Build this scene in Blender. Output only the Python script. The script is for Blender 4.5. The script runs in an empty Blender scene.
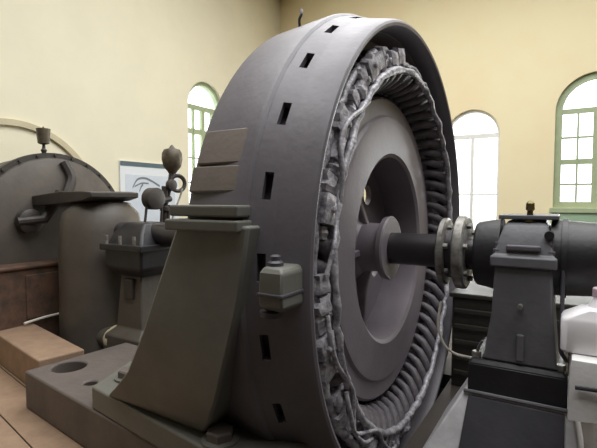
import bpy, bmesh, math, random
from mathutils import Vector, Matrix
random.seed(7)
S = bpy.context.scene
COL = S.collection
PI = math.pi

# ------------------------------------------------------------------ camera, sky, light, exposure
H = 1.24          # height of the machine's shaft
FLOOR = 0.10
cam_d = bpy.data.cameras.new('camera'); cam = bpy.data.objects.new('camera', cam_d); COL.objects.link(cam)
cam_d.sensor_width = 36.0
cam_d.lens = 450.0 / 597.0 * 36.0
cam_d.clip_start = 0.05
cam.location = (0.816, -2.776, H + 0.308)
cam.rotation_euler = (PI/2 - math.atan(24/450), 0, math.radians(31))
S.camera = cam

w = bpy.data.worlds.new('overcast_sky'); S.world = w; w.use_nodes = True
w.node_tree.nodes['Background'].inputs[0].default_value = (0.95, 0.98, 1.0, 1)
w.node_tree.nodes['Background'].inputs[1].default_value = 4.0

def area(name, loc, rot, sx, sy, power, col=(1, 1, 1)):
    l = bpy.data.lights.new(name, 'AREA'); l.shape = 'RECTANGLE'; l.size = sx; l.size_y = sy
    l.energy = power; l.color = col
    o = bpy.data.objects.new(name, l); COL.objects.link(o); o.location = loc; o.rotation_euler = rot
    return o
# overhead fill added under the closed ceiling, then daylight through the hall's windows
area('overhead_fill', (.5, 0.6, 6.5), (0, 0, 0), 7.0, 8.0, 840, (0.97, 0.985, 1.0))
area('window_daylight_back', (1.21, 6.85, 2.4), (-PI/2, 0, 0), 1.0, 1.9, 60, (0.95, 0.98, 1.0))
area('doorway_daylight', (-0.927, 6.85, 1.6), (-PI/2, 0, 0), 0.8, 2.6, 60, (0.95, 0.98, 1.0))
area('window_daylight_end', (-5.45, 4.25, 2.6), (0, -PI/2, 0), 2.2, 0.9, 55, (0.95, 0.98, 1.0))

S.view_settings.view_transform = 'Standard'
S.view_settings.look = 'None'
S.view_settings.gamma = 1.0
S.view_settings.use_curve_mapping = False
S.view_settings.exposure = 0.0

# ------------------------------------------------------------------ materials
def s2l(c):
    return tuple(((v/255)/12.92 if v/255 <= .04045 else ((v/255+.055)/1.055)**2.4) for v in c)
def mat(name, col, rough=.5, metal=0.0, var=.12, scale=6.0, col2=None, bump=.15, bscale=40.0, spec=.5, coat=0.0):
    """paint with broad blotches of a second tone, fine relief and uneven gloss"""
    m = bpy.data.materials.new(name); m.use_nodes = True
    nt = m.node_tree; b = nt.nodes['Principled BSDF']
    c1 = s2l(col); c2 = s2l(col2) if col2 else tuple(v*(1-var) for v in c1)
    tc = nt.nodes.new('ShaderNodeTexCoord')
    n = nt.nodes.new('ShaderNodeTexNoise'); n.inputs['Scale'].default_value = scale; n.inputs['Detail'].default_value = 6
    n.inputs['Roughness'].default_value = .62
    r = nt.nodes.new('ShaderNodeValToRGB')
    r.color_ramp.elements[0].position = .38; r.color_ramp.elements[1].position = .66
    r.color_ramp.elements[0].color = (*c1, 1); r.color_ramp.elements[1].color = (*c2, 1)
    nt.links.new(tc.outputs['Object'], n.inputs['Vector'])
    nt.links.new(n.outputs['Fac'], r.inputs['Fac']); nt.links.new(r.outputs['Color'], b.inputs['Base Color'])
    n2 = nt.nodes.new('ShaderNodeTexNoise'); n2.inputs['Scale'].default_value = bscale; n2.inputs['Detail'].default_value = 4
    nt.links.new(tc.outputs['Object'], n2.inputs['Vector'])
    bp = nt.nodes.new('ShaderNodeBump'); bp.inputs['Strength'].default_value = bump; bp.inputs['Distance'].default_value = .01
    nt.links.new(n2.outputs['Fac'], bp.inputs['Height']); nt.links.new(bp.outputs['Normal'], b.inputs['Normal'])
    mr = nt.nodes.new('ShaderNodeMapRange'); mr.inputs[3].default_value = max(0, rough-.1); mr.inputs[4].default_value = min(1, rough+.12)
    nt.links.new(n.outputs['Fac'], mr.inputs[0]); nt.links.new(mr.outputs[0], b.inputs['Roughness'])
    b.inputs['Metallic'].default_value = metal
    b.inputs['Specular IOR Level'].default_value = spec
    b.inputs['Coat Weight'].default_value = coat
    return m
def glass_mat(name, tint=(1, 1, 1), alpha=.12):
    m = bpy.data.materials.new(name); m.use_nodes = True; nt = m.node_tree; nt.nodes.clear()
    o = nt.nodes.new('ShaderNodeOutputMaterial'); t = nt.nodes.new('ShaderNodeBsdfTransparent'); g = nt.nodes.new('ShaderNodeBsdfGlossy')
    t.inputs[0].default_value = (*tint, 1); g.inputs['Roughness'].default_value = .05
    mx = nt.nodes.new('ShaderNodeMixShader'); mx.inputs[0].default_value = alpha
    nt.links.new(t.outputs[0], mx.inputs[1]); nt.links.new(g.outputs[0], mx.inputs[2]); nt.links.new(mx.outputs[0], o.inputs[0])
    return m
M = {
 'wall_end':  mat('cream_plaster', (235, 228, 203), .9, var=.05, scale=1.3, bump=.05, spec=.2),
 'wall_back': mat('yellow_plaster', (238, 226, 188), .9, col2=(237, 219, 180), scale=.8, bump=.05, spec=.2),
 'ceiling':   mat('white_ceiling', (235, 230, 215), .9, var=.04, scale=1, bump=.03, spec=.2),
 'wall_dark': mat('dark_brown_brick_paint', (74, 66, 58), .85, var=.2, scale=3, bump=.2, spec=.2),
 'mould':     mat('grey_cream_moulding', (205, 195, 165), .85, var=.1, scale=5, bump=.05, spec=.2),
 'floor':     mat('dark_worn_floor', (70, 62, 55), .75, var=.18, scale=3, bump=.1),
 'wood':      mat('pale_timber', (158, 131, 108), .7, var=.2, scale=9, bump=.2),
 'green':     mat('green_paint', (172, 184, 148), .55, var=.12, scale=5, bump=.05),
 'apron':     mat('green_dado_paint', (158, 184, 154), .6, var=.08, scale=4, bump=.05),
 'whitepaint':mat('white_paint', (232, 230, 225), .5, var=.05, scale=5, bump=.05),
 'iron':      mat('grey_machine_paint', (112, 107, 112), .42, var=.16, scale=4, bump=.12, bscale=30),
 'iron_leg':  mat('olive_grey_machine_paint', (112, 111, 104), .5, var=.16, scale=4, bump=.12, bscale=30),
 'iron_dark': mat('dark_machine_paint', (82, 80, 86), .45, var=.25, scale=5, bump=.15, bscale=35),
 'bearing':   mat('dark_grey_bearing_paint', (116, 115, 119), .4, var=.2, scale=6, bump=.15),
 'inner':     mat('inner_shell_paint', (112, 105, 110), .5, var=.2, scale=5, bump=.12),
 'chest':     mat('dark_olive_paint', (50, 47, 40), .55, var=.25, scale=6, bump=.15),
 'black':     mat('black_iron', (44, 42, 45), .45, var=.3, scale=6, bump=.15),
 'brown':     mat('brown_grey_panel_paint', (122, 112, 104), .55, var=.14, scale=6, bump=.15),
 'base':      mat('brown_grey_cast_iron', (104, 95, 90), .6, var=.2, scale=5, bump=.25, bscale=25),
 'silver':    mat('aluminium_paint', (204, 201, 206), .42, metal=.15, col2=(112, 109, 116), scale=22, bump=.5, bscale=60),
 'coil':      mat('varnished_coil_tape', (108, 102, 107), .5, var=.35, scale=18, bump=.35, bscale=90),
 'rotor':     mat('rotor_paint', (130, 122, 128), .4, var=.14, scale=4, bump=.1),
 'shaft':     mat('oiled_steel', (70, 66, 68), .35, metal=.5, var=.2, scale=9, bump=.06),
 'steel':     mat('worn_bright_steel', (168, 165, 158), .4, metal=.4, col2=(96, 92, 88), scale=14, bump=.2),
 'concrete':  mat('pale_painted_concrete', (242, 240, 241), .4, col2=(214, 212, 213), scale=7, bump=.12),
 'turb':      mat('turbine_grey_paint', (92, 85, 77), .5, var=.25, scale=4, bump=.15, bscale=25),
 'turb_dark': mat('turbine_dark_paint', (66, 60, 56), .5, var=.3, scale=6, bump=.2),
 'rust':      mat('rusty_brown_iron', (104, 78, 62), .7, col2=(70, 58, 50), scale=9, bump=.3),
 'brass':     mat('tarnished_brass', (120, 104, 62), .4, metal=.6, col2=(80, 72, 52), scale=15, bump=.1),
 'cup':       mat('olive_oil_cup', (98, 88, 70), .45, col2=(66, 58, 48), scale=15, bump=.1),
 'cloth':     mat('white_cloth', (232, 230, 228), .9, var=.06, scale=7, bump=.15),
 'bottle':    mat('pale_pink_plastic', (240, 236, 237), .45, var=.06, scale=8, bump=.02),
 'bottlecap': mat('mauve_cap', (196, 176, 184), .4, var=.08, scale=8, bump=.02),
 'cord':      mat('cream_wire', (236, 230, 216), .5, var=.1, scale=9, bump=.05),
 'teal':      mat('teal_print', (86, 104, 112), .6, var=.06, scale=6, bump=.0),
 'paper':     mat('poster_paper', (228, 232, 236), .6, var=.03, scale=3, bump=.0),
 'ink':       mat('grey_print', (120, 124, 130), .6, var=.1, scale=6, bump=.0),
 'ink2':      mat('pale_blue_print', (208, 216, 226), .6, var=.06, scale=4, bump=.0),
 'glass':     glass_mat('window_glass', (.97, .99, 1), .06),
 'ground':    mat('pale_yard', (190, 188, 180), .9, var=.1, scale=1, bump=.1),
}

# ------------------------------------------------------------------ helpers
def V(*a): return Vector(a)
def wloc(o):
    v = Vector((0, 0, 0))
    while o: v += o.location; o = o.parent
    return v
def obj(name, bm, m, parent=None, smooth=.6, bevel=0, loc=None):
    """link a bmesh given in world coordinates as one mesh object (origin at its parent's, or at loc)"""
    org = wloc(parent) if parent else (Vector(loc) if loc else Vector((0, 0, 0)))
    bmesh.ops.translate(bm, verts=bm.verts, vec=-org)
    bmesh.ops.recalc_face_normals(bm, faces=bm.faces)
    me = bpy.data.meshes.new(name); bm.to_mesh(me); bm.free()
    if smooth: me.shade_smooth(); me.set_sharp_from_angle(angle=smooth)
    me.materials.append(M[m])
    o = bpy.data.objects.new(name, me); COL.objects.link(o)
    if parent: o.parent = parent
    else: o.location = org
    if bevel:
        b = o.modifiers.new('soft_edges', 'BEVEL'); b.width = bevel; b.segments = 2; b.limit_method = 'ANGLE'; b.angle_limit = .6
    return o
def thing(name, label, cat, loc=(0, 0, 0), group=None):
    o = bpy.data.objects.new(name, None); o.empty_display_size = .1; COL.objects.link(o); o.location = loc
    return tag(o, label, cat, group)
def tag(o, label, cat, group=None):
    o['label'] = label; o['category'] = cat
    if group: o['group'] = group
    return o
def struct(o, label=None):
    o['kind'] = 'structure'
    if label: o['label'] = label
    return o
def B(): return bmesh.new()
def box(bm, x0, x1, y0, y1, z0, z1):
    return prism(bm, [(x0, y0), (x1, y0), (x1, y1), (x0, y1)], z0, z1)
def prism(bm, poly, z0, z1):
    return loft(bm, [[(x, y, z0) for x, y in poly], [(x, y, z1) for x, y in poly]])
def loft(bm, rings, caps=True, closed=True):
    vs = [[bm.verts.new(p) for p in r] for r in rings]
    n = len(vs[0])
    for a, b in zip(vs, vs[1:]):
        for i in range(n if closed else n-1):
            j = (i+1) % n
            bm.faces.new((a[i], a[j], b[j], b[i]))
    if caps and closed:
        bm.faces.new(vs[0][::-1]); bm.faces.new(vs[-1])
    return bm
def lathe(bm, prof, n=64, axis='X', c=(0, 0, 0), closed=False, a0=0, a1=2*PI):
    """turn a profile of (along axis, radius) points; closed joins the profile's ends"""
    full = abs(a1-a0-2*PI) < 1e-6
    k = n if full else n+1
    rings = []
    for i in range(k):
        t = a0 + (a1-a0)*i/n
        ring = []
        for u, r in prof:
            if axis == 'X': p = (c[0]+u, c[1]-r*math.cos(t), c[2]+r*math.sin(t))
            elif axis == 'Y': p = (c[0]+r*math.cos(t), c[1]+u, c[2]+r*math.sin(t))
            else: p = (c[0]+r*math.cos(t), c[1]+r*math.sin(t), c[2]+u)
            ring.append(bm.verts.new(p))
        rings.append(ring)
    m = len(prof)
    for i in range(n):
        a, b = rings[i], rings[(i+1) % k]
        for j in range(m if closed else m-1):
            q = (j+1) % m
            f = [a[j], a[q], b[q], b[j]]
            bm.faces.new(f)
    if not closed:
        for j in (0, m-1):
            if full and prof[j][1] > 1e-6: bm.faces.new([r[j] for r in rings])
    bmesh.ops.remove_doubles(bm, verts=bm.verts, dist=1e-5)
    return bm
def cyl(bm, p0, p1, r0, r1=None, n=20):
    return tube(bm, [p0, p1], [r0, r0 if r1 is None else r1], n)
def tube(bm, pts, r, n=8, closed=False):
    pts = [Vector(p) for p in pts]; m = len(pts)
    rs = r if isinstance(r, (list, tuple)) else [r]*m
    up = None; rings = []
    for i, p in enumerate(pts):
        if closed: d = (pts[(i+1) % m]-pts[i-1]).normalized()
        else: d = (pts[min(i+1, m-1)]-pts[max(i-1, 0)]).normalized()
        if up is None:
            up = Vector((0, 0, 1)) if abs(d.z) < .9 else Vector((1, 0, 0))
        u = (up - d*up.dot(d)).normalized(); v = d.cross(u); up = u
        rings.append([p + (u*math.cos(2*PI*k/n)+v*math.sin(2*PI*k/n))*rs[i] for k in range(n)])
    if closed:
        vs = [[bm.verts.new(q) for q in ring] for ring in rings]
        for i in range(m):
            a, b = vs[i], vs[(i+1) % m]
            for k in range(n): bm.faces.new((a[k], a[(k+1) % n], b[(k+1) % n], b[k]))
        return bm
    return loft(bm, rings)
def sweep(pts, k=6):
    """Catmull-Rom points through pts"""
    P = [Vector(p) for p in pts]; P = [P[0]*2-P[1]]+P+[P[-1]*2-P[-2]]; out = []
    for i in range(1, len(P)-2):
        for s in range(k):
            t = s/k
            out.append(.5*((2*P[i])+(P[i+1]-P[i-1])*t+(2*P[i-1]-5*P[i]+4*P[i+1]-P[i+2])*t*t+(3*P[i]-P[i-1]-3*P[i+1]+P[i+2])*t**3))
    out.append(P[-2]); return out
def holed(bm, outer, holes, place, depth):
    """flat polygon with holes in 2-D, filled, placed by place(u, v, d) with thickness depth"""
    for d in (0, depth):
        loops = []; edges = []
        for lp in [outer]+holes:
            vs = [bm.verts.new(place(u, v, d)) for u, v in lp]
            for i in range(len(vs)): edges.append(bm.edges.new((vs[i], vs[(i+1) % len(vs)])))
            loops.append(vs)
        bmesh.ops.triangle_fill(bm, use_beauty=True, use_dissolve=False, edges=edges)
        if d == 0: first = loops
    for a, b in zip(first, loops):
        for i in range(len(a)):
            j = (i+1) % len(a); bm.faces.new((a[i], a[j], b[j], b[i]))
    return bm
def circle(cx, cy, r, n=32): return [(cx+r*math.cos(2*PI*i/n), cy+r*math.sin(2*PI*i/n)) for i in range(n)]
def arch(c, hw, z0, zs, n=20):
    return [(c-hw, z0), (c+hw, z0)] + [(c+hw*math.cos(PI*i/n), zs+hw*math.sin(PI*i/n)) for i in range(n+1)]
def hexa(bm, p, r, h, axis='Z'):
    lathe(bm, [(0, r), (h*.8, r), (h, r*.88)], 6, axis, p); return bm
AX = (0, 0, H)

# ------------------------------------------------------------------ the hall
XE, YB, XO, YF, ZC = -5.6, 7.0, 9.0, -11.0, 6.6
WT = .38
win = {'back': (1.21, .66, 1.40, 3.20), 'door': (-.927, .53, FLOOR, 2.86), 'end': (4.25, .53, 1.42, 3.42)}
def wall(name, side, rng, holes, m):
    bm = B()
    if side == 'back': pl = lambda u, v, d: (u, YB+d, v)
    elif side == 'end': pl = lambda u, v, d: (XE-d, u, v)
    elif side == 'front': pl = lambda u, v, d: (u, YF-d, v)
    else: pl = lambda u, v, d: (XO+d, u, v)
    holed(bm, [(rng[0], FLOOR), (rng[1], FLOOR), (rng[1], ZC), (rng[0], ZC)], holes, pl, WT)
    return struct(obj(name, bm, m, smooth=.3))
dc, dh, dz, ds = win['door']
bm = B()
o_ = [(XE-WT, FLOOR), (dc-dh, FLOOR)] + [(dc-dh*math.cos(PI*i/24), ds+dh*math.sin(PI*i/24)) for i in range(25)] + [(dc+dh, FLOOR), (XO+WT, FLOOR), (XO+WT, ZC), (XE-WT, ZC)]
holed(bm, o_, [arch(*win['back'], n=24)], lambda u, v, d: (u, YB+d, v), WT)
struct(obj('wall_back', bm, 'wall_back', smooth=.3))
wall('wall_left', 'end', (YF, YB), [arch(*win['end'], n=24)], 'wall_end')
wall('wall_right', 'side', (YF, YB), [], 'wall_dark')
wall('wall_front', 'front', (XE-WT, XO+WT), [], 'wall_dark')
bm = B()
holed(bm, [(XE-WT, YF-WT), (XO+WT, YF-WT), (XO+WT, YB+WT), (XE-WT, YB+WT)], [[(-.66, -1.0), (.03, -1.0), (.03, 1.0), (-.66, 1.0)]], lambda u, v, d: (u, v, FLOOR-d), .12)
floor = struct(obj('floor', bm, 'floor', smooth=0))
bm = B(); box(bm, XE-WT, XO+WT, YF-WT, YB+WT, ZC, ZC+.2); struct(obj('ceiling', bm, 'ceiling', smooth=0))
bm = B()   # pit under the machine
holed(bm, [(-.74, -1.08), (.11, -1.08), (.11, 1.08), (-.74, 1.08)], [[(-.66, -1.0), (.03, -1.0), (.03, 1.0), (-.66, 1.0)]], lambda u, v, d: (u, v, -.02-d), .5)
box(bm, -.74, .11, -1.08, 1.08, -.6, -.52)
struct(obj('floor_pit', bm, 'base', smooth=0))
bm = B(); box(bm, -30, 30, YB+WT+.01, 40, FLOOR-.3, FLOOR-.1); struct(obj('ground', bm, 'ground', smooth=0))

def window(name, key, place, m, cols, bars, thick, fw=.06, lun=0, door=False):
    """arched frame, mullions, glazing bars and a pane in every light"""
    c, hw, z0, zs = win[key]
    root = bpy.data.objects.new(name, None); COL.objects.link(root); root.location = place(c, z0, .1); struct(root)
    bm = B(); inner = arch(c, hw-fw, z0+fw, zs, 24)
    holed(bm, arch(c, hw, z0, zs, 24), [inner], lambda u, v, d: place(u, v, .08+d), .1)
    obj('frame', bm, m, root, smooth=.4)
    def bar(n, u0, u1, v0, v1, d0, d1):
        bm = B(); loft(bm, [[place(u0, v0, d), place(u1, v0, d), place(u1, v1, d), place(u0, v1, d)] for d in (d0, d1)])
        obj(n, bm, m, root, smooth=0)
    L, R = c-hw+fw, c+hw-fw
    bar('transom', L, R, zs-.05, zs+.04, .09, .16)
    for v, t in bars: bar('glazing_bar', L, R, v-t, v+t, .1, .15)
    for u, t in cols: bar('mullion', u-t, u+t, z0+fw, zs-.05, .09, .16)
    us = [L]+[u for u, t in cols]+[R]; vs = [z0+fw]+[v for v, t in bars]+[zs]
    for a, b in zip(us, us[1:]):
        for p, q in zip(vs, vs[1:]):
            bm = B(); loft(bm, [[place(a, p, d), place(b, p, d), place(b, q, d), place(a, q, d)] for d in (.122, .128)])
            obj('pane', bm, 'glass', root, smooth=0)
    if lun:
        for k in range(1, lun):
            t = PI*k/lun
            bm = B(); r = hw-fw
            tube(bm, [place(c, zs, .13), place(c+r*math.cos(t), zs+r*math.sin(t), .13)], .015, 6)
            obj('glazing_bar', bm, m, root)
    bm = B(); r = hw-fw+.01
    loft(bm, [[place(c+r*math.cos(PI*i/24), zs+r*math.sin(PI*i/24), d) for i in range(25)] for d in (.122, .128)])
    obj('pane', bm, 'glass', root, smooth=0)
    return root
pb = lambda u, v, d: (u, YB+d, v)
pe = lambda u, v, d: (XE-d, u, v)
window('window_1', 'back', pb, 'green', [(.92, .018), (1.21, .055), (1.50, .018)], [(1.84, .018), (2.26, .05), (2.71, .018)], .1, fw=.115)
window('window_2', 'end', pe, 'green', [(3.98, .014), (4.25, .04), (4.52, .014)], [(1.9, .014), (2.4, .014), (2.93, .05)], .1, fw=.07)
d = window('door_1', 'door', pb, 'whitepaint', [(-.927, .03)], [(.62, .03), (1.66, .016)], .1, fw=.05)
d['label'] = 'tall white arched glazed doorway in the yellow wall'
# reveals, sill, painted apron under the big window, moulded arch on the end wall
bm = B(); box(bm, .50, 1.92, YB-.07, YB-.005, 1.31, 1.40); struct(obj('trim_1', bm, 'green', smooth=0, bevel=.008), 'green painted window sill')
bm = B(); box(bm, .53, 1.89, YB-.03, YB-.002, FLOOR+.002, 1.305); struct(obj('trim_2', bm, 'apron', smooth=0), 'green painted panel below the right window')
def archband(c, r0, r1, zs, z0, n=40):
    o = [(c-r1, z0)] + [(c-r1*math.cos(PI*i/n), zs+r1*math.sin(PI*i/n)) for i in range(n+1)] + [(c+r1, z0)]
    return o + [(c+r0, z0)] + [(c+r0*math.cos(PI*i/n), zs+r0*math.sin(PI*i/n)) for i in range(n+1)] + [(c-r0, z0)]
bm = B(); holed(bm, archband(.45, 1.19, 1.27, 1.35, FLOOR+.002), [], lambda u, v, d: (XE+.002+d, u, v), .05)
struct(obj('trim_3', bm, 'mould', smooth=.3), 'round arched plaster moulding on the cream wall')
bm = B(); box(bm, XE+.002, XE+.03, YF+.01, YB-.01, FLOOR+.002, FLOOR+.16); struct(obj('baseboard_left', bm, 'mould', smooth=0))

# ------------------------------------------------------------------ generator: standing part
gen = thing('generator', 'huge grey ring-shaped generator housing with open wound front', 'generator', (-.3, 0, FLOOR))
bm = B()   # outer shell, drawn as one closed section
lathe(bm, [(-.60, 1.00), (-.60, 1.36), (-.585, 1.388), (-.285, 1.418), (-.268, 1.414), (-.255, 1.402), (-.255, 1.33), (-.50, 1.31), (-.55, 1.02)], 128, 'X', AX, closed=True)
obj('frame_shell', bm, 'iron', gen, smooth=.5)
bm = B()   # band pierced by ventilation slots
NS = 27; per = 2*PI/NS; hw = math.radians(2.3); off = math.radians(15.3)
ang = []
for k in range(NS):
    c = off+k*per
    ang += [(c-hw, True), (c+hw, False)] + [(c+hw+(per-2*hw)*j/4, False) for j in (1, 2, 3)]
xs = [-.258, -.209, -.174, -.145]
grid = {}
for i, (a, _) in enumerate(ang):
    for j, x in enumerate(xs):
        grid[i, j] = bm.verts.new((x, -(1.402-.32*(x+.258))*math.cos(a), H+(1.402-.32*(x+.258))*math.sin(a)))
for i, (a, hole) in enumerate(ang):
    for j in range(3):
        if hole and j == 1: continue
        q = (i+1) % len(ang)
        bm.faces.new((grid[i, j], grid[q, j], grid[q, j+1], grid[i, j+1]))
bmesh.ops.recalc_face_normals(bm, faces=bm.faces)
bmesh.ops.solidify(bm, geom=bm.faces[:], thickness=.035)
obj('slotted_band', bm, 'iron', gen, smooth=.4)
bm = B()
lathe(bm, [(-.15, 1.30), (-.15, 1.367), (-.135, 1.364), (-.06, 1.350), (-.02, 1.341), (-.004, 1.330), (.002, 1.318), (-.002, 1.304), (-.02, 1.297), (-.12, 1.29)], 128, 'X', AX, closed=True)
obj('front_ring', bm, 'iron', gen, smooth=.5)
bm = B()   # inside wall and end shield behind the winding
lathe(bm, [(-.12, 1.288), (-.12, 1.30), (-.24, 1.33), (-.26, 1.33), (-.24, 1.00), (-.215, 1.00), (-.21, 1.26)], 96, 'X', AX, closed=True)
obj('end_shield', bm, 'inner', gen, smooth=.5)
bm = B()
lathe(bm, [(-.52, .965), (-.52, 1.02), (-.215, 1.02), (-.20, .99), (-.20, .965)], 128, 'X', AX, closed=True)
obj('stator_core', bm, 'iron_dark', gen, smooth=.5)
# winding: wrapped coil ends
def axpt(x, r, t): return (x, -r*math.cos(t), r*math.sin(t))
bm = B(); dg = math.radians
pts = [axpt(-.215, .985, 0), axpt(-.17, .99, dg(.3)), axpt(-.125, 1.01, dg(1.5)), axpt(-.09, 1.045, dg(3.6)), axpt(-.065, 1.085, dg(5.4)), axpt(-.07, 1.12, dg(6.6)), axpt(-.11, 1.15, dg(7.8)), axpt(-.16, 1.18, dg(8.5)), axpt(-.22, 1.19, dg(8.8))]
tube(bm, pts, [.022, .026, .031, .034, .034, .032, .029, .025, .022], 7)
NC = 66
first = None
for k in range(NC):
    if first is None:
        bm2 = bm; org = wloc(gen)
        bmesh.ops.recalc_face_normals(bm2, faces=bm2.faces)
        me = bpy.data.meshes.new('coil'); bm2.to_mesh(me); bm2.free(); me.shade_smooth(); me.materials.append(M['coil']); first = me
    c = bpy.data.objects.new('coil', first); COL.objects.link(c); c.parent = gen
    c.location = Vector(AX)-org; c.rotation_euler = (-2*PI*k/NC, 0, 0)
def wobring(x, r, rad, n, jr, jx, seed, a0=0, a1=2*PI):
    rnd = random.Random(seed); pts = []; rs = []
    full = abs(a1-a0-2*PI) < 1e-4
    for i in range(n if full else n+1):
        t = a0+(a1-a0)*i/n
        pts.append(Vector(AX)+Vector(axpt(x+rnd.uniform(-jx, jx), r+rnd.uniform(-jr, jr), t)))
        rs.append(rad*rnd.uniform(.8, 1.2))
    bm = B(); tube(bm, pts, rs, 7, closed=full); return bm
for i, (x, r, rad, jr, a0, a1, n) in enumerate(((-.03, 1.078, .020, .003, 0, 360, 140), (-.075, 1.19, .022, .008, -100, 72, 80), (-.05, 1.125, .013, .010, 76, 250, 70))):
    o = obj('connection_ring', wobring(x, r, rad, n, jr, .010, 11+i, math.radians(a0), math.radians(a1)), 'silver', gen, smooth=1.2)
    o['label'] = 'silver painted wrapped connection ring of the winding'
rnd = random.Random(4)
t = -98.0
while t < 78:          # silver connection plates, uneven and partly missing
    wd = rnd.uniform(2.6, 6.5); t2 = t+wd; r0 = 1.10+rnd.uniform(-.006, .014); r1 = 1.185+rnd.uniform(-.03, .035); x = -.03+rnd.uniform(-.02, .012)
    if rnd.random() > .10:
        bm = B(); rings = []
        m = 4
        for i in range(m+1):
            a = math.radians(t+(t2-t)*i/m); bul = math.sin(PI*i/m)
            j0 = rnd.uniform(-.006, .006); j1 = rnd.uniform(-.012, .012); dx = rnd.uniform(-.004, .004)
            sec = ((x-.035, r0+j0), (x+dx, r0+j0+.006), (x+.012*bul+dx, (r0+r1)/2), (x-.004+dx, r1+j1-.008), (x-.04, r1+j1))
            rings.append([Vector(AX)+Vector(axpt(u, r, a)) for u, r in sec])
        loft(bm, rings); obj('connection_plate', bm, 'silver', gen, smooth=.45)
        if rnd.random() > .5:
            a = math.radians((t+t2)/2); bm = B(); lathe(bm, [(0, .014), (.014, .014), (.018, .006), (.018, .0001)], 8, 'X', Vector(AX)+Vector(axpt(x+.004, (r0+r1)/2+rnd.uniform(-.02, .02), a)))
            obj('terminal_stud', bm, 'silver', gen)
    t = t2+rnd.uniform(.1, .7)
for k in range(3):     # lead cables winding between the rings
    t0 = rnd.uniform(-1.5, .4); pts = []
    for j in range(9):
        t = t0+j*.1; pts.append(Vector(AX)+Vector(axpt(-.018+.01*math.sin(j*2.1), 1.125+.05*math.sin(j*1.1+k), t)))
    bm = B(); tube(bm, sweep(pts, 4), .011, 6); obj('lead_cable', bm, 'silver', gen, smooth=1.2)

# legs, feet, joint ledges (near side then far side)
for s in (1, -1):
    f = lambda pts: [(x, y*s, z) for x, y, z in pts]
    bm = B()
    secs = [(1.45, -.60, -.20, -1.445, -1.0), (1.16, -.735, -.25, -1.445, -1.0), (.94, -.84, -.315, -1.44, -.95), (.72, -.99, -.40, -1.41, -.92), (.60, -1.13, -.47, -1.375, -.9), (.50, -1.28, -.56, -1.31, -.88)]
    loft(bm, [f([(a-.0, y1, z), (b, y1, z), (b, y0, z), (a, y0+.03, z)]) for z, a, b, y0, y1 in secs])
    obj('leg', bm, 'iron_leg', gen, smooth=.35, bevel=.012)
    bm = B()
    poly = [(-1.46, -1.25), (-.50, -1.395), (-.12, -1.40), (-.12, -1.13), (-.67, -1.0), (-.67, -.84), (-1.62, -.86)]
    loft(bm, [f([(x, y, z) for x, y in poly]) for z in (.374, .50)])
    obj('foot', bm, 'iron_leg', gen, smooth=.3, bevel=.01)
    for z0, z1, y0, xa, xb in ((1.425, 1.470, -1.470, -.618, -.235), (1.482, 1.528, -1.458, -.60, -.245)):
        bm = B(); box(bm, xa, xb, min(y0*s, -1.2*s), max(y0*s, -1.2*s), z0, z1); obj('joint_ledge', bm, 'iron_leg', gen, smooth=0, bevel=.008)
    for t0, t1, xa, xb, m in ((14.0, 18.6, -.575, -.285, 'brown'), (19.0, 25.5, -.56, -.285, 'brown')):
        bm = B(); rings = []
        for i in range(5):
            t = math.radians(t0+(t1-t0)*i/4)
            rings.append([Vector(AX)+Vector(axpt(x, r, t)) for x, r in ((xa, 1.36), (xa, 1.414), (xb, 1.414), (xb, 1.36))])
        loft(bm, [f([tuple(p) for p in r]) for r in rings]); o = obj('cover_panel', bm, m, gen, smooth=.3, bevel=.006)
    for x, y in ((-.46, -1.315), (-1.38, -1.06)):
        bm = B(); lathe(bm, [(0, .082), (.012, .082), (.014, .07), (.014, .0001)], 24, 'Z', (x, y*s, .5))
        n = obj('washer', bm, 'iron_leg', gen)
        bm = B(); hexa(bm, (x, y*s, .514), .062, .04); obj('foot_nut', bm, 'base', gen, smooth=.3)
# cast bracket box on the near side of the ring
bm = B()
loft(bm, [[(x, y, z) for x, y in ((a, y0), (b, y0), (b, -1.34), (a, -1.34))] for z, a, b, y0 in ((1.150, -.115, -.04, -1.46), (1.165, -.125, -.025, -1.485), (1.20, -.125, -.025, -1.49), (1.29, -.125, -.025, -1.485), (1.31, -.115, -.04, -1.47))])
tb = obj('bracket_box', bm, 'iron_leg', gen, smooth=.3, bevel=.008)
bm = B(); box(bm, -.129, -.021, -1.495, -1.34, 1.205, 1.219); obj('box_rib', bm, 'iron_dark', tb, smooth=0, bevel=.004)
bm = B(); lathe(bm, [(0, .03), (.012, .03), (.02, .02), (.035, .02), (.04, .012)], 16, 'Z', (-.09, -1.43, 1.31)); obj('box_screw', bm, 'iron_dark', tb)
bm = B(); lathe(bm, [(-.02, .04), (.0, .045)], 16, 'Z', (-.10, -1.44, 1.145)); obj('box_boss', bm, 'iron_dark', tb)
bm = B()    # lifting hook on the crown
t = math.radians(62); p = Vector(AX)+Vector(axpt(-.45, 1.395, t))
tube(bm, sweep([p, p+V(0, -.005, .04), p+V(.01, 0, .07), p+V(.0, .015, .10)]), .008, 6); obj('lifting_hook', bm, 'black', gen)

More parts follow.
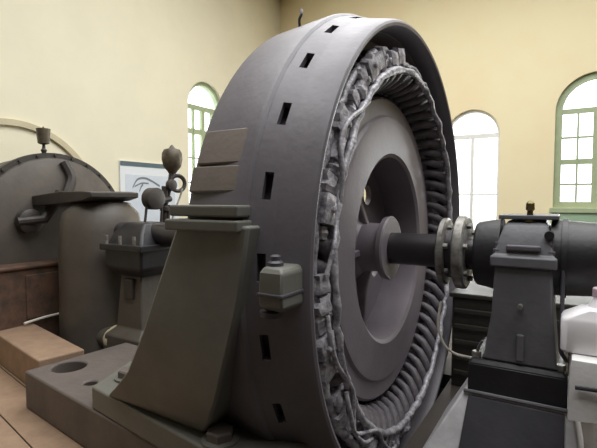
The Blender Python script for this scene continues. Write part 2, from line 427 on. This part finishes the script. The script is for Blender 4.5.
# ------------------------------------------------------------------ generator: turning part
rot = thing('rotor', 'grey flywheel-like rotor and long dark shaft inside the generator ring', 'rotor', (-.3, 0, H))
bm = B()
lathe(bm, [(-.50, .60), (-.50, .95), (-.22, .95), (-.185, .945), (-.172, .93), (-.168, .835), (-.15, .82), (-.145, .79), (-.145, .60), (-.16, .578), (-.20, .572), (-.44, .58)], 128, 'X', AX, closed=True)
obj('rim', bm, 'rotor', rot, smooth=.5)
bm = B()   # web plate with lightening holes, seen through the mouth of the rim
hl = [circle(.39*-math.cos(math.radians(a)), .39*math.sin(math.radians(a)), .068, 20) for a in (119, 29, -61, -151)]
holed(bm, circle(0, 0, .60, 96), hl+[circle(0, 0, .12, 40)], lambda u, v, d: (-.40-d, u, H+v), .04)
obj('web', bm, 'rotor', rot, smooth=.4)
for k in range(4):
    t = math.radians(80+90*k); bm = B()
    u = Vector((0, -math.cos(t), math.sin(t))); n = Vector((0, math.sin(t), math.cos(t)))
    loft(bm, [[Vector(AX)+u*r+n*sd*.022+V(x, 0, 0) for sd, x in ((-1, -.405), (1, -.405), (1, xf), (-1, xf))] for r, xf in ((.14, -.30), (.30, -.345), (.58, -.375))])
    obj('rib', bm, 'rotor', rot, smooth=.3, bevel=.008)
bm = B(); lathe(bm, [(-.52, .10), (-.52, .19), (-.40, .22), (-.33, .16), (-.205, .155), (-.19, .20), (-.16, .205), (-.15, .195), (-.15, .10)], 64, 'X', AX, closed=True)
obj('hub', bm, 'rotor', rot, smooth=.5)
bm = B(); lathe(bm, [(-3.5, .1), (1.16, .1), (1.17, .09), (1.17, .0001)], 48, 'X', AX); obj('shaft', bm, 'shaft', rot, smooth=.5)
for x0, x1, r in ((.165, .205, .20), (.255, .315, .215)):
    bm = B(); lathe(bm, [(x0, .1), (x0, r-.012), (x0+.008, r), (x1-.008, r), (x1, r-.012), (x1, .1)], 56, 'X', AX, closed=True)
    c = obj('collar', bm, 'steel', rot, smooth=.5); c['label'] = 'worn bright steel collar on the shaft'
    for k in range(6):
        t = 2*PI*k/6+.3; bm = B(); hexa(bm, Vector(AX)+Vector(axpt(x1, r*.75, t)), .018, .022, 'X'); obj('collar_bolt', bm, 'steel', c, smooth=.3)
bm = B(); lathe(bm, [(.205, .1), (.205, .145), (.255, .145), (.255, .1)], 40, 'X', AX, closed=True); obj('sleeve', bm, 'shaft', rot, smooth=.5)

# ------------------------------------------------------------------ bed plates under the generator's feet
for s, lab in ((1, 'brown-grey iron bed plate with round pockets under the near generator foot'), (-1, 'brown-grey iron bed plate under the far generator foot, mostly hidden behind the ring')):
    bm = B()
    poly = [(-2.37, -1.14), (-.10, -1.43), (-.10, -1.12), (-.68, -1.06), (-.68, -.46), (-2.3, -.36)]
    holes = [circle(-2.19, -.93, .115, 32), circle(-1.80, -1.03, .042, 20)]
    holed(bm, [(x, y*s) for x, y in poly], [[(x, y*s) for x, y in h] for h in holes], lambda u, v, d: (u, v, .372-d), .26)
    o = tag(obj('bed_plate', bm, 'base', smooth=.3, bevel=.012, loc=(-1.3, -.9*s, FLOOR)), lab, 'base')
bpy.context.view_layer.update()

# ------------------------------------------------------------------ front bearing on its plinth
PY = -.19
pl = thing('bearing_plinth', 'pale concrete plinth with dark front plate carrying the front bearing', 'plinth', (.62, 0, FLOOR))
bm = B()
loft(bm, [[(a, y0, z), (b, y0, z), (b, y1, z), (a, y1, z)] for z, a, b, y0, y1 in ((FLOOR, .12, .93, -.37, .40), (.505, .345, .862, -.235, .30))])
obj('plinth_block', bm, 'concrete', pl, smooth=.3, bevel=.012)
bm = B()
loft(bm, [[(a, y0, z), (b, y0, z), (b, y1, z), (a, y1, z)] for z, a, b, y0, y1 in ((FLOOR+.02, .335, .83, -.388, -.34), (.49, .375, .825, -.252, -.21))])
obj('front_plate', bm, 'iron_dark', pl, smooth=.3, bevel=.004)
bm = B()
tube(bm, [(.35, -.245, .512), (.862, -.245, .512)], .011, 8); obj('edge_strip', bm, 'bearing', pl)

br = thing('pedestal_bearing', 'dark grey pedestal bearing with capped top holding the shaft end at right', 'bearing', (.62, 0, .506))
bm = B(); box(bm, .365, .835, -.225, .26, .507, .66)
loft(bm, [[(a, y0, z), (b, y0, z), (b, y1, z), (a, y1, z)] for z, a, b, y0, y1 in ((.66, .365, .835, -.225, .26), (.685, .385, .815, -.205, .24))])
obj('base_block', bm, 'black', br, smooth=.3, bevel=.006)
bm = B()
loft(bm, [[(a, y0, z), (b, y0, z), (b, y1, z), (a, y1, z)] for z, a, b, y0, y1 in ((.686, .425, .80, -.20, .22), (.71, .44, .785, -.20, .21), (.95, .475, .765, -.205, .2), (1.20, .485, .755, -.215, .2))])
bd = obj('pedestal', bm, 'bearing', br, smooth=.35, bevel=.012)
bm = B(); box(bm, .60, .635, -.222, -.19, .71, .85); obj('drain_boss', bm, 'bearing', bd, smooth=0, bevel=.006)
bm = B(); cyl(bm, (.615, -.25, 1.0), (.615, -.19, 1.0), .012); obj('oil_plug', bm, 'steel', bd)
bm = B()
rings = []
for z, a, b, y in ((1.20, .465, .775, -.235), (1.255, .465, .775, -.235), (1.262, .48, .76, -.215), (1.34, .50, .745, -.195), (1.41, .52, .73, -.15), (1.44, .54, .71, -.10)):
    rings.append([(a, y, z), (b, y, z), (b, .2, z), (a, .2, z)])
loft(bm, rings); cap = obj('cap', bm, 'bearing', br, smooth=.35, bevel=.012)
bm = B(); box(bm, .49, .775, -.13, .16, 1.445, 1.468); obj('top_plate', bm, 'bearing', cap, smooth=0, bevel=.005)
bm = B(); box(bm, .54, .70, -.225, -.18, 1.285, 1.315); obj('cap_rib', bm, 'iron', cap, smooth=0, bevel=.008)
bm = B(); cyl(bm, (.735, -.215, 1.37), (.735, -.12, 1.37), .022); obj('cap_eye', bm, 'black', cap)
for x in (.495, .745):
    bm = B(); hexa(bm, (x, -.19, 1.262), .024, .03); obj('cap_nut', bm, 'iron', cap, smooth=.3)
    bm = B(); cyl(bm, (x, -.19, 1.26), (x, -.19, 1.325), .012, n=10); obj('cap_stud', bm, 'iron', cap)
bm = B(); lathe(bm, [(0, .028), (.03, .028), (.035, .016), (.06, .014), (.068, .022), (.10, .02), (.112, .010), (.116, .0001)], 20, 'Z', (.64, -.10, 1.43)); obj('grease_cup', bm, 'brass', br)
for sx, x0, x1 in ((-1, .365, .50), (1, .74, 1.08)):
    bm = B()
    a, b = (x0, x1) if sx < 0 else (x1, x0)
    lathe(bm, [(a, .105), (a, .172), (a+(b-a)*.08, .182), (b, .205), (b, .105)], 56, 'X', AX, closed=True)
    o = obj('bearing_shell', bm, 'black', br, smooth=.5)
bm = B(); lathe(bm, [(.79, .20), (.79, .212), (.815, .212), (.815, .20)], 56, 'X', AX, closed=True); obj('shell_band', bm, 'black', br, smooth=.5)
for x in (.40, .80):
    bm = B(); hexa(bm, (x, -.17, .685), .026, .03); obj('anchor_nut', bm, 'steel', br, smooth=.3)
bm = B(); tube(bm, sweep([(.405, -.17, .70), (.41, -.175, .74), (.43, -.18, .78)]), .008, 6); obj('drain_pipe', bm, 'iron', br)
bm = B(); tube(bm, sweep([(.80, -.20, 1.20), (.80, -.21, .95), (.80, -.20, .80), (.83, -.19, .74)]), .01, 6); obj('oil_pipe', bm, 'iron_dark', br)
bm = B()
tube(bm, sweep([(.188, -.10, .955), (.178, -.112, .88), (.174, -.112, .81), (.19, -.10, .735), (.223, -.091, .678), (.27, -.06, .64), (.33, -.03, .625), (.365, -.02, .62)]), .008, 6)
tag(obj('signal_wire', bm, 'cord', smooth=1, loc=(.36, -.02, .62)), 'thin cream wire curving down from the shaft collars', 'wire')

# dark equipment chest standing on the floor behind the shaft
ch = thing('equipment_chest', 'low dark olive ribbed chest behind the shaft between ring and bearing', 'chest', (.55, 1.05, FLOOR))
bm = B(); box(bm, .06, 1.0, .80, 1.32, FLOOR, .80); obj('body', bm, 'chest', ch, smooth=0, bevel=.01)
bm = B(); box(bm, .04, 1.02, .78, 1.34, .80, .835); obj('lid', bm, 'chest', ch, smooth=0, bevel=.008)
for z in (.22, .34, .46, .58, .70):
    bm = B(); box(bm, .08, .98, .775, .80, z-.018, z+.018); obj('rib', bm, 'chest', ch, smooth=0, bevel=.006)
# ------------------------------------------------------------------ rear bearing and its lubricating gear
rb = thing('rear_bearing', 'dark bearing block with oil pipes between generator and round turbine', 'bearing', (-2.5, 0, FLOOR))
bm = B()
loft(bm, [[(a, -y, z), (b, -y, z), (b, y, z), (a, y, z)] for z, a, b, y in ((FLOOR, -2.72, -2.22, .30), (.36, -2.70, -2.24, .28), (.42, -2.64, -2.30, .20), (.89, -2.60, -2.34, .17))])
o = obj('pedestal', bm, 'turb', rb, smooth=.35, bevel=.012)
bm = B(); box(bm, -2.53, -2.41, -.205, -.16, .68, .86); obj('inspection_cover', bm, 'turb_dark', o, smooth=0, bevel=.006)
bm = B(); loft(bm, [[(a, -y, z), (b, -y, z), (b, y, z), (a, y, z)] for z, a, b, y in ((.88, -2.62, -2.30, .19), (.95, -2.70, -2.24, .25), (1.12, -2.71, -2.23, .255), (1.13, -2.71, -2.23, .255), (1.26, -2.66, -2.28, .2), (1.35, -2.60, -2.34, .12))]); obj('bearing_shell', bm, 'black', rb, smooth=.35, bevel=.02)
bm = B(); box(bm, -2.74, -2.20, -.285, .285, 1.11, 1.165); obj('split_flange', bm, 'black', rb, smooth=0, bevel=.008)
for x in (-2.66, -2.48, -2.30):
    bm = B(); cyl(bm, (x, -.265, 1.165), (x, -.265, 1.24), .014, n=8); obj('stud', bm, 'steel', rb)
lg = thing('oil_lubricator', 'bulb-topped oil lubricator with small wheels and rods above the rear bearing', 'lubricator', (-2.5, .15, 1.45))
bm = B(); lathe(bm, [(1.166, .05), (1.18, .05), (1.20, .03), (1.43, .03), (1.45, .05), (1.48, .05), (1.50, .03), (1.60, .028), (1.68, .03)], 20, 'Z', (-2.5, .262, 0)); obj('stand', bm, 'turb_dark', lg)
bm = B(); tube(bm, sweep([(-2.5, .26, 1.48), (-2.5, .30, 1.60), (-2.5, .33, 1.72), (-2.5, .355, 1.83)]), .024, 8); obj('stem', bm, 'turb_dark', lg)
bm = B(); lathe(bm, [(1.80, .03), (1.83, .05), (1.87, .082), (1.94, .098), (2.0, .095), (2.035, .075), (2.05, .03), (2.075, .012), (2.085, .0001)], 28, 'Z', (-2.5, .36, 0)); obj('oil_bulb', bm, 'cup', lg)
def ringobj(nm, c, R, r, m, par, tilt=0):
    bm = B(); pts = []
    for i in range(24):
        t = 2*PI*i/24; pts.append(Vector(c)+Vector((math.sin(tilt)*R*math.cos(t), math.cos(tilt)*R*math.cos(t), R*math.sin(t))))
    tube(bm, pts, r, 6, closed=True); return obj(nm, bm, m, par)
ringobj('hand_wheel', (-2.47, .40, 1.71), .075, .02, 'turb_dark', lg, .3)
bm = B(); lathe(bm, [(-.03, .03), (-.02, .055), (.02, .055), (.03, .03)], 16, 'X', (-2.45, .30, 1.69)); obj('crank_boss', bm, 'turb_dark', lg)
bm = B(); lathe(bm, [(-.06, .06), (-.045, .10), (.045, .10), (.06, .06)], 28, 'X', (-2.45, .08, 1.56)); obj('pulley', bm, 'turb_dark', lg)
bm = B(); tube(bm, [(-2.47, .08, 1.56), (-2.47, .20, 1.54), (-2.47, .30, 1.56)], .03, 8); obj('arm', bm, 'turb_dark', lg)
for y, z in ((-.02, 1.50), (.16, 1.52), (.25, 1.50)):
    bm = B(); tube(bm, [(-2.46, y, 1.30 if y < .1 else 1.2), (-2.46, y+.03, z)], .012, 6); obj('rod', bm, 'turb_dark', lg)
bm = B(); tube(bm, sweep([(-2.44, .27, 1.30), (-2.44, .33, 1.45), (-2.44, .40, 1.58), (-2.44, .43, 1.66)]), .009, 6); obj('oil_pipe', bm, 'steel', lg)

# ------------------------------------------------------------------ turbine at the left
TX = -3.75
tb_ = thing('turbine', 'round grey turbine casing with flanged cover at the far left', 'turbine', (-4.1, 0, FLOOR))
TC = (TX, 0, H-.06)
bm = B(); lathe(bm, [(-.75, .60), (-.70, .78), (-.55, .82), (-.12, .82), (-.08, .80), (-.02, .62), (.0, .15), (.0, .0001)], 72, 'X', TC)
obj('casing', bm, 'turb', tb_, smooth=.5)
bm = B(); lathe(bm, [(-.16, .78), (-.16, .862), (-.10, .862), (-.10, .78)], 80, 'X', TC, closed=True)
fl = obj('casing_flange', bm, 'turb_dark', tb_, smooth=.5)
for k in range(28):
    t = 2*PI*k/28; bm = B(); hexa(bm, Vector(TC)+Vector(axpt(-.10, .838, t)), .016, .02, 'X'); obj('flange_bolt', bm, 'turb_dark', fl, smooth=.3)
bm = B()    # horizontal joint bar across the cover
loft(bm, [[(x, -.30, z0), (x, .22, z0), (x, .22, z1), (x, -.30, z1)] for x, z0, z1 in ((-3.85, 1.48, 1.58), (-3.3, 1.51, 1.63), (-2.95, 1.54, 1.63), (-2.82, 1.57, 1.62))])
obj('joint_bar', bm, 'turb_dark', tb_, smooth=.3, bevel=.01)
bm = B()    # swollen outlet elbow at the lower right
rings = []
for i, (z, r, y) in enumerate(((.10, .42, .02), (.30, .41, .02), (.70, .40, .02), (1.0, .40, .02), (1.25, .39, .02), (1.42, .36, .02), (1.52, .27, .02), (1.56, .05, .02))):
    rings.append([(-3.12+r*.9*math.cos(2*PI*k/36), y+r*math.sin(2*PI*k/36), z) for k in range(36)])
loft(bm, rings); obj('outlet_elbow', bm, 'turb', tb_, smooth=.6)
bm = B()    # gate lever mechanism, dark, at the left of the cover
tube(bm, [(TX+.06, -.48, 1.34), (TX+.12, -.26, 1.36), (TX+.16, -.10, 1.62)], [.045, .05, .06], 10); obj('gate_lever', bm, 'turb_dark', tb_)
bm = B(); lathe(bm, [(0, .12), (.08, .12), (.10, .09), (.10, .0001)], 24, 'X', (TX, -.36, 1.34)); obj('lever_boss', bm, 'turb_dark', tb_)
bm = B(); tube(bm, sweep([(TX+.05, .02, 1.60), (TX+.02, .10, 1.78), (TX-.04, .06, 1.95)]), [.05]*13, 8); obj('cover_rib', bm, 'turb_dark', tb_)
bm = B()
box(bm, TX-.75, TX+.20, -.85, .08, FLOOR, .93); box(bm, TX-.78, TX+.225, -.88, .10, .90, .935)
obj('supply_box', bm, 'rust', tb_, smooth=0, bevel=.012)
bm = B(); box(bm, TX+.20, TX+.215, -.5, -.04, .42, .84); obj('box_door', bm, 'rust', tb_, smooth=0, bevel=.006)
bm = B(); lathe(bm, [(0, .09), (.10, .09), (.10, .13), (.14, .13), (.14, .05)], 28, 'X', (-2.80, -.16, .28)); obj('drain_flange', bm, 'mould', tb_, smooth=.5)
bm = B(); lathe(bm, [(0, .10), (.35, .10)], 24, 'X', (-3.12, -.16, .28)); obj('drain_pipe', bm, 'turb', tb_, smooth=.5)
oc = thing('oil_cup', 'small olive oil cup on a stem on top of the turbine', 'oil cup', (TX-.13, -.10, 1.995))
bm = B(); lathe(bm, [(-.05, .03), (.01, .03), (.03, .016), (.07, .03), (.09, .016), (.14, .014)], 16, 'Z', (TX-.13, -.10, 1.995)); obj('stem', bm, 'turb_dark', oc)
bm = B(); lathe(bm, [(.13, .03), (.14, .055), (.29, .068), (.295, .05), (.295, .0001)], 24, 'Z', (TX-.13, -.10, 1.995)); obj('cup', bm, 'cup', oc, smooth=.5)
bm = B(); lathe(bm, [(.29, .008), (.31, .008), (.315, .0001)], 10, 'Z', (TX-.13, -.10, 1.995)); obj('lid_knob', bm, 'cup', oc)

# ------------------------------------------------------------------ timber, poster, table
def beam(a, b, w, z0, z1, lab):
    a = Vector(a); b = Vector(b); n = Vector((-(b-a).y, (b-a).x, 0)).normalized()*w
    bm = B(); p = [a, b, b+n, a+n]
    loft(bm, [[(q.x, q.y, z) for q in p] for z in (z0, z1)])
    return tag(obj('timber_beam', bm, 'wood', smooth=0, bevel=.012, loc=(a.x, a.y, z0)), lab, 'beam', 'timbers on the floor by the turbine')
beam((-4.5, -.60, 0), (-2.50, -.98, 0), .34, FLOOR+.0115, .37, 'thick pale timber beam lying in front of the turbine box')
for k in range(-1, 8):      # floor boards beside the bed plate
    ya = lambda x: -1.0-.27*k-.19*(x+2.5)
    bm = B(); loft(bm, [[(-5.5, ya(-5.5)-.262, z), (-1.0, ya(-1.0)-.262, z), (-1.0, ya(-1.0), z), (-5.5, ya(-5.5), z)] for z in (FLOOR+.0005, FLOOR+.011)])
    obj('plank', bm, 'wood', floor, smooth=0, bevel=.003)

po = thing('poster_board', 'white poster with dark header stripe on the cream wall behind the lubricator', 'poster', (XE+.01, 2.75, .95))
bm = B(); box(bm, XE+.003, XE+.03, 2.12, 3.42, .95, 2.20); obj('board', bm, 'paper', po, smooth=0)
bm = B(); box(bm, XE+.031, XE+.034, 2.12, 3.42, 2.12, 2.20); obj('header_stripe', bm, 'teal', po, smooth=0)
bm = B(); box(bm, XE+.031, XE+.033, 2.22, 3.32, 1.05, 1.98); obj('picture', bm, 'ink2', po, smooth=0)
def stroke(pts, w):
    bm = B(); P = sweep(pts, 5); loft(bm, [[(XE+.034, y, z-w), (XE+.034, y, z+w), (XE+.037, y, z+w), (XE+.037, y, z-w)] for _, y, z in P]); obj('drawing_stroke', bm, 'ink', po, smooth=0)
stroke([(0, 2.36, 1.76), (0, 2.46, 1.90), (0, 2.62, 1.93), (0, 2.78, 1.88), (0, 2.95, 1.80)], .018)
stroke([(0, 2.40, 1.78), (0, 2.55, 1.84), (0, 2.70, 1.84)], .012)
stroke([(0, 2.50, 1.70), (0, 2.54, 1.78), (0, 2.58, 1.82)], .02)
stroke([(0, 2.90, 1.60), (0, 3.05, 1.66), (0, 3.2, 1.58)], .014)

tt = thing('side_table', 'small black-legged side table at the right edge beside the bearing', 'table', (1.25, -.28, FLOOR))
bm = B(); box(bm, .85, 1.62, -.44, -.12, .80, .83); obj('table_top', bm, 'wood', tt, smooth=0)
for x, y in ((1.0, -.41), (1.59, -.41), (1.0, -.15), (1.59, -.15)):
    bm = B(); cyl(bm, (x, y, FLOOR), (x, y, .80), .014, n=10); obj('leg', bm, 'black', tt)
bm = B(); tube(bm, [(.86, -.475, .72), (1.66, -.475, .76)], .010, 8); obj('front_bar', bm, 'black', tt)
bm = B()    # cloth lying on the table, hanging in folds
n = 120; rings = []
def per(t):
    L = [(.846, -.448), (1.628, -.448), (1.628, -.112), (.846, -.112)]; i = int(t*4) % 4; f = t*4-int(t*4)
    a, b = L[i], L[(i+1) % 4]; return a[0]+(b[0]-a[0])*f, a[1]+(b[1]-a[1])*f
for z, o_, wv in ((.836, -.01, 0), (.832, .0, .0), (.80, .004, .001), (.72, .006, .003), (.62, .008, .006), (.56, .008, .008)):
    ring = []
    for k in range(n):
        x, y = per(k/n); sx = -1 if x < .855 else (1 if x > 1.62 else 0); sy = -1 if y < -.44 else (1 if y > -.12 else 0)
        e = o_+wv*math.sin(k*.83)
        ring.append((x+sx*min(e, .01), y+sy*e, z+(.012*math.sin(k*.31) if z < .6 else 0)))
    rings.append(ring)
loft(bm, rings, caps=False); bm.verts.ensure_lookup_table(); bm.faces.new([bm.verts[i] for i in range(n)])
tag(obj('tablecloth', bm, 'cloth', smooth=.7, loc=(1.25, -.28, .836)), 'white cloth hanging over the small side table at right', 'tablecloth')
jg = thing('plastic_canister', 'white plastic canister with pinkish cap standing on the white tablecloth', 'canister', (.99, -.27, .838))
def rr(x0, x1, y0, y1, z, r, m=6):
    P = []
    for cx, cy, a in ((x1-r, y1-r, 0), (x0+r, y1-r, 90), (x0+r, y0+r, 180), (x1-r, y0+r, 270)):
        for i in range(m+1):
            t = math.radians(a+90*i/m); P.append((cx+r*math.cos(t), cy+r*math.sin(t), z))
    return P
bm = B(); loft(bm, [rr(.805, 1.13, -.36, -.18, .838, .03), rr(.797, 1.14, -.37, -.17, .85, .03), rr(.797, 1.14, -.37, -.17, .985, .03), rr(.805, 1.13, -.365, -.175, 1.0, .035), rr(.875, 1.05, -.35, -.19, 1.04, .04), rr(.905, 1.005, -.32, -.22, 1.05, .045), rr(.92, .99, -.305, -.235, 1.08, .034), rr(.927, .983, -.298, -.242, 1.10, .027)])
obj('body', bm, 'bottle', jg, smooth=.7)
bm = B(); lathe(bm, [(1.098, .034), (1.135, .034), (1.14, .028), (1.14, .0001)], 24, 'Z', (.955, -.27, 0)); obj('cap', bm, 'bottlecap', jg, smooth=.5)
bm = B(); tube(bm, sweep([(-3.50, -.55, .40), (-3.51, -.35, .415), (-3.515, -.10, .42), (-3.50, .0, .46)]), .012, 6)
tag(obj('pale_hose', bm, 'cord', smooth=1, loc=(-3.52, -.3, FLOOR)), 'thin pale hose along the foot of the rusty turbine box', 'hose')
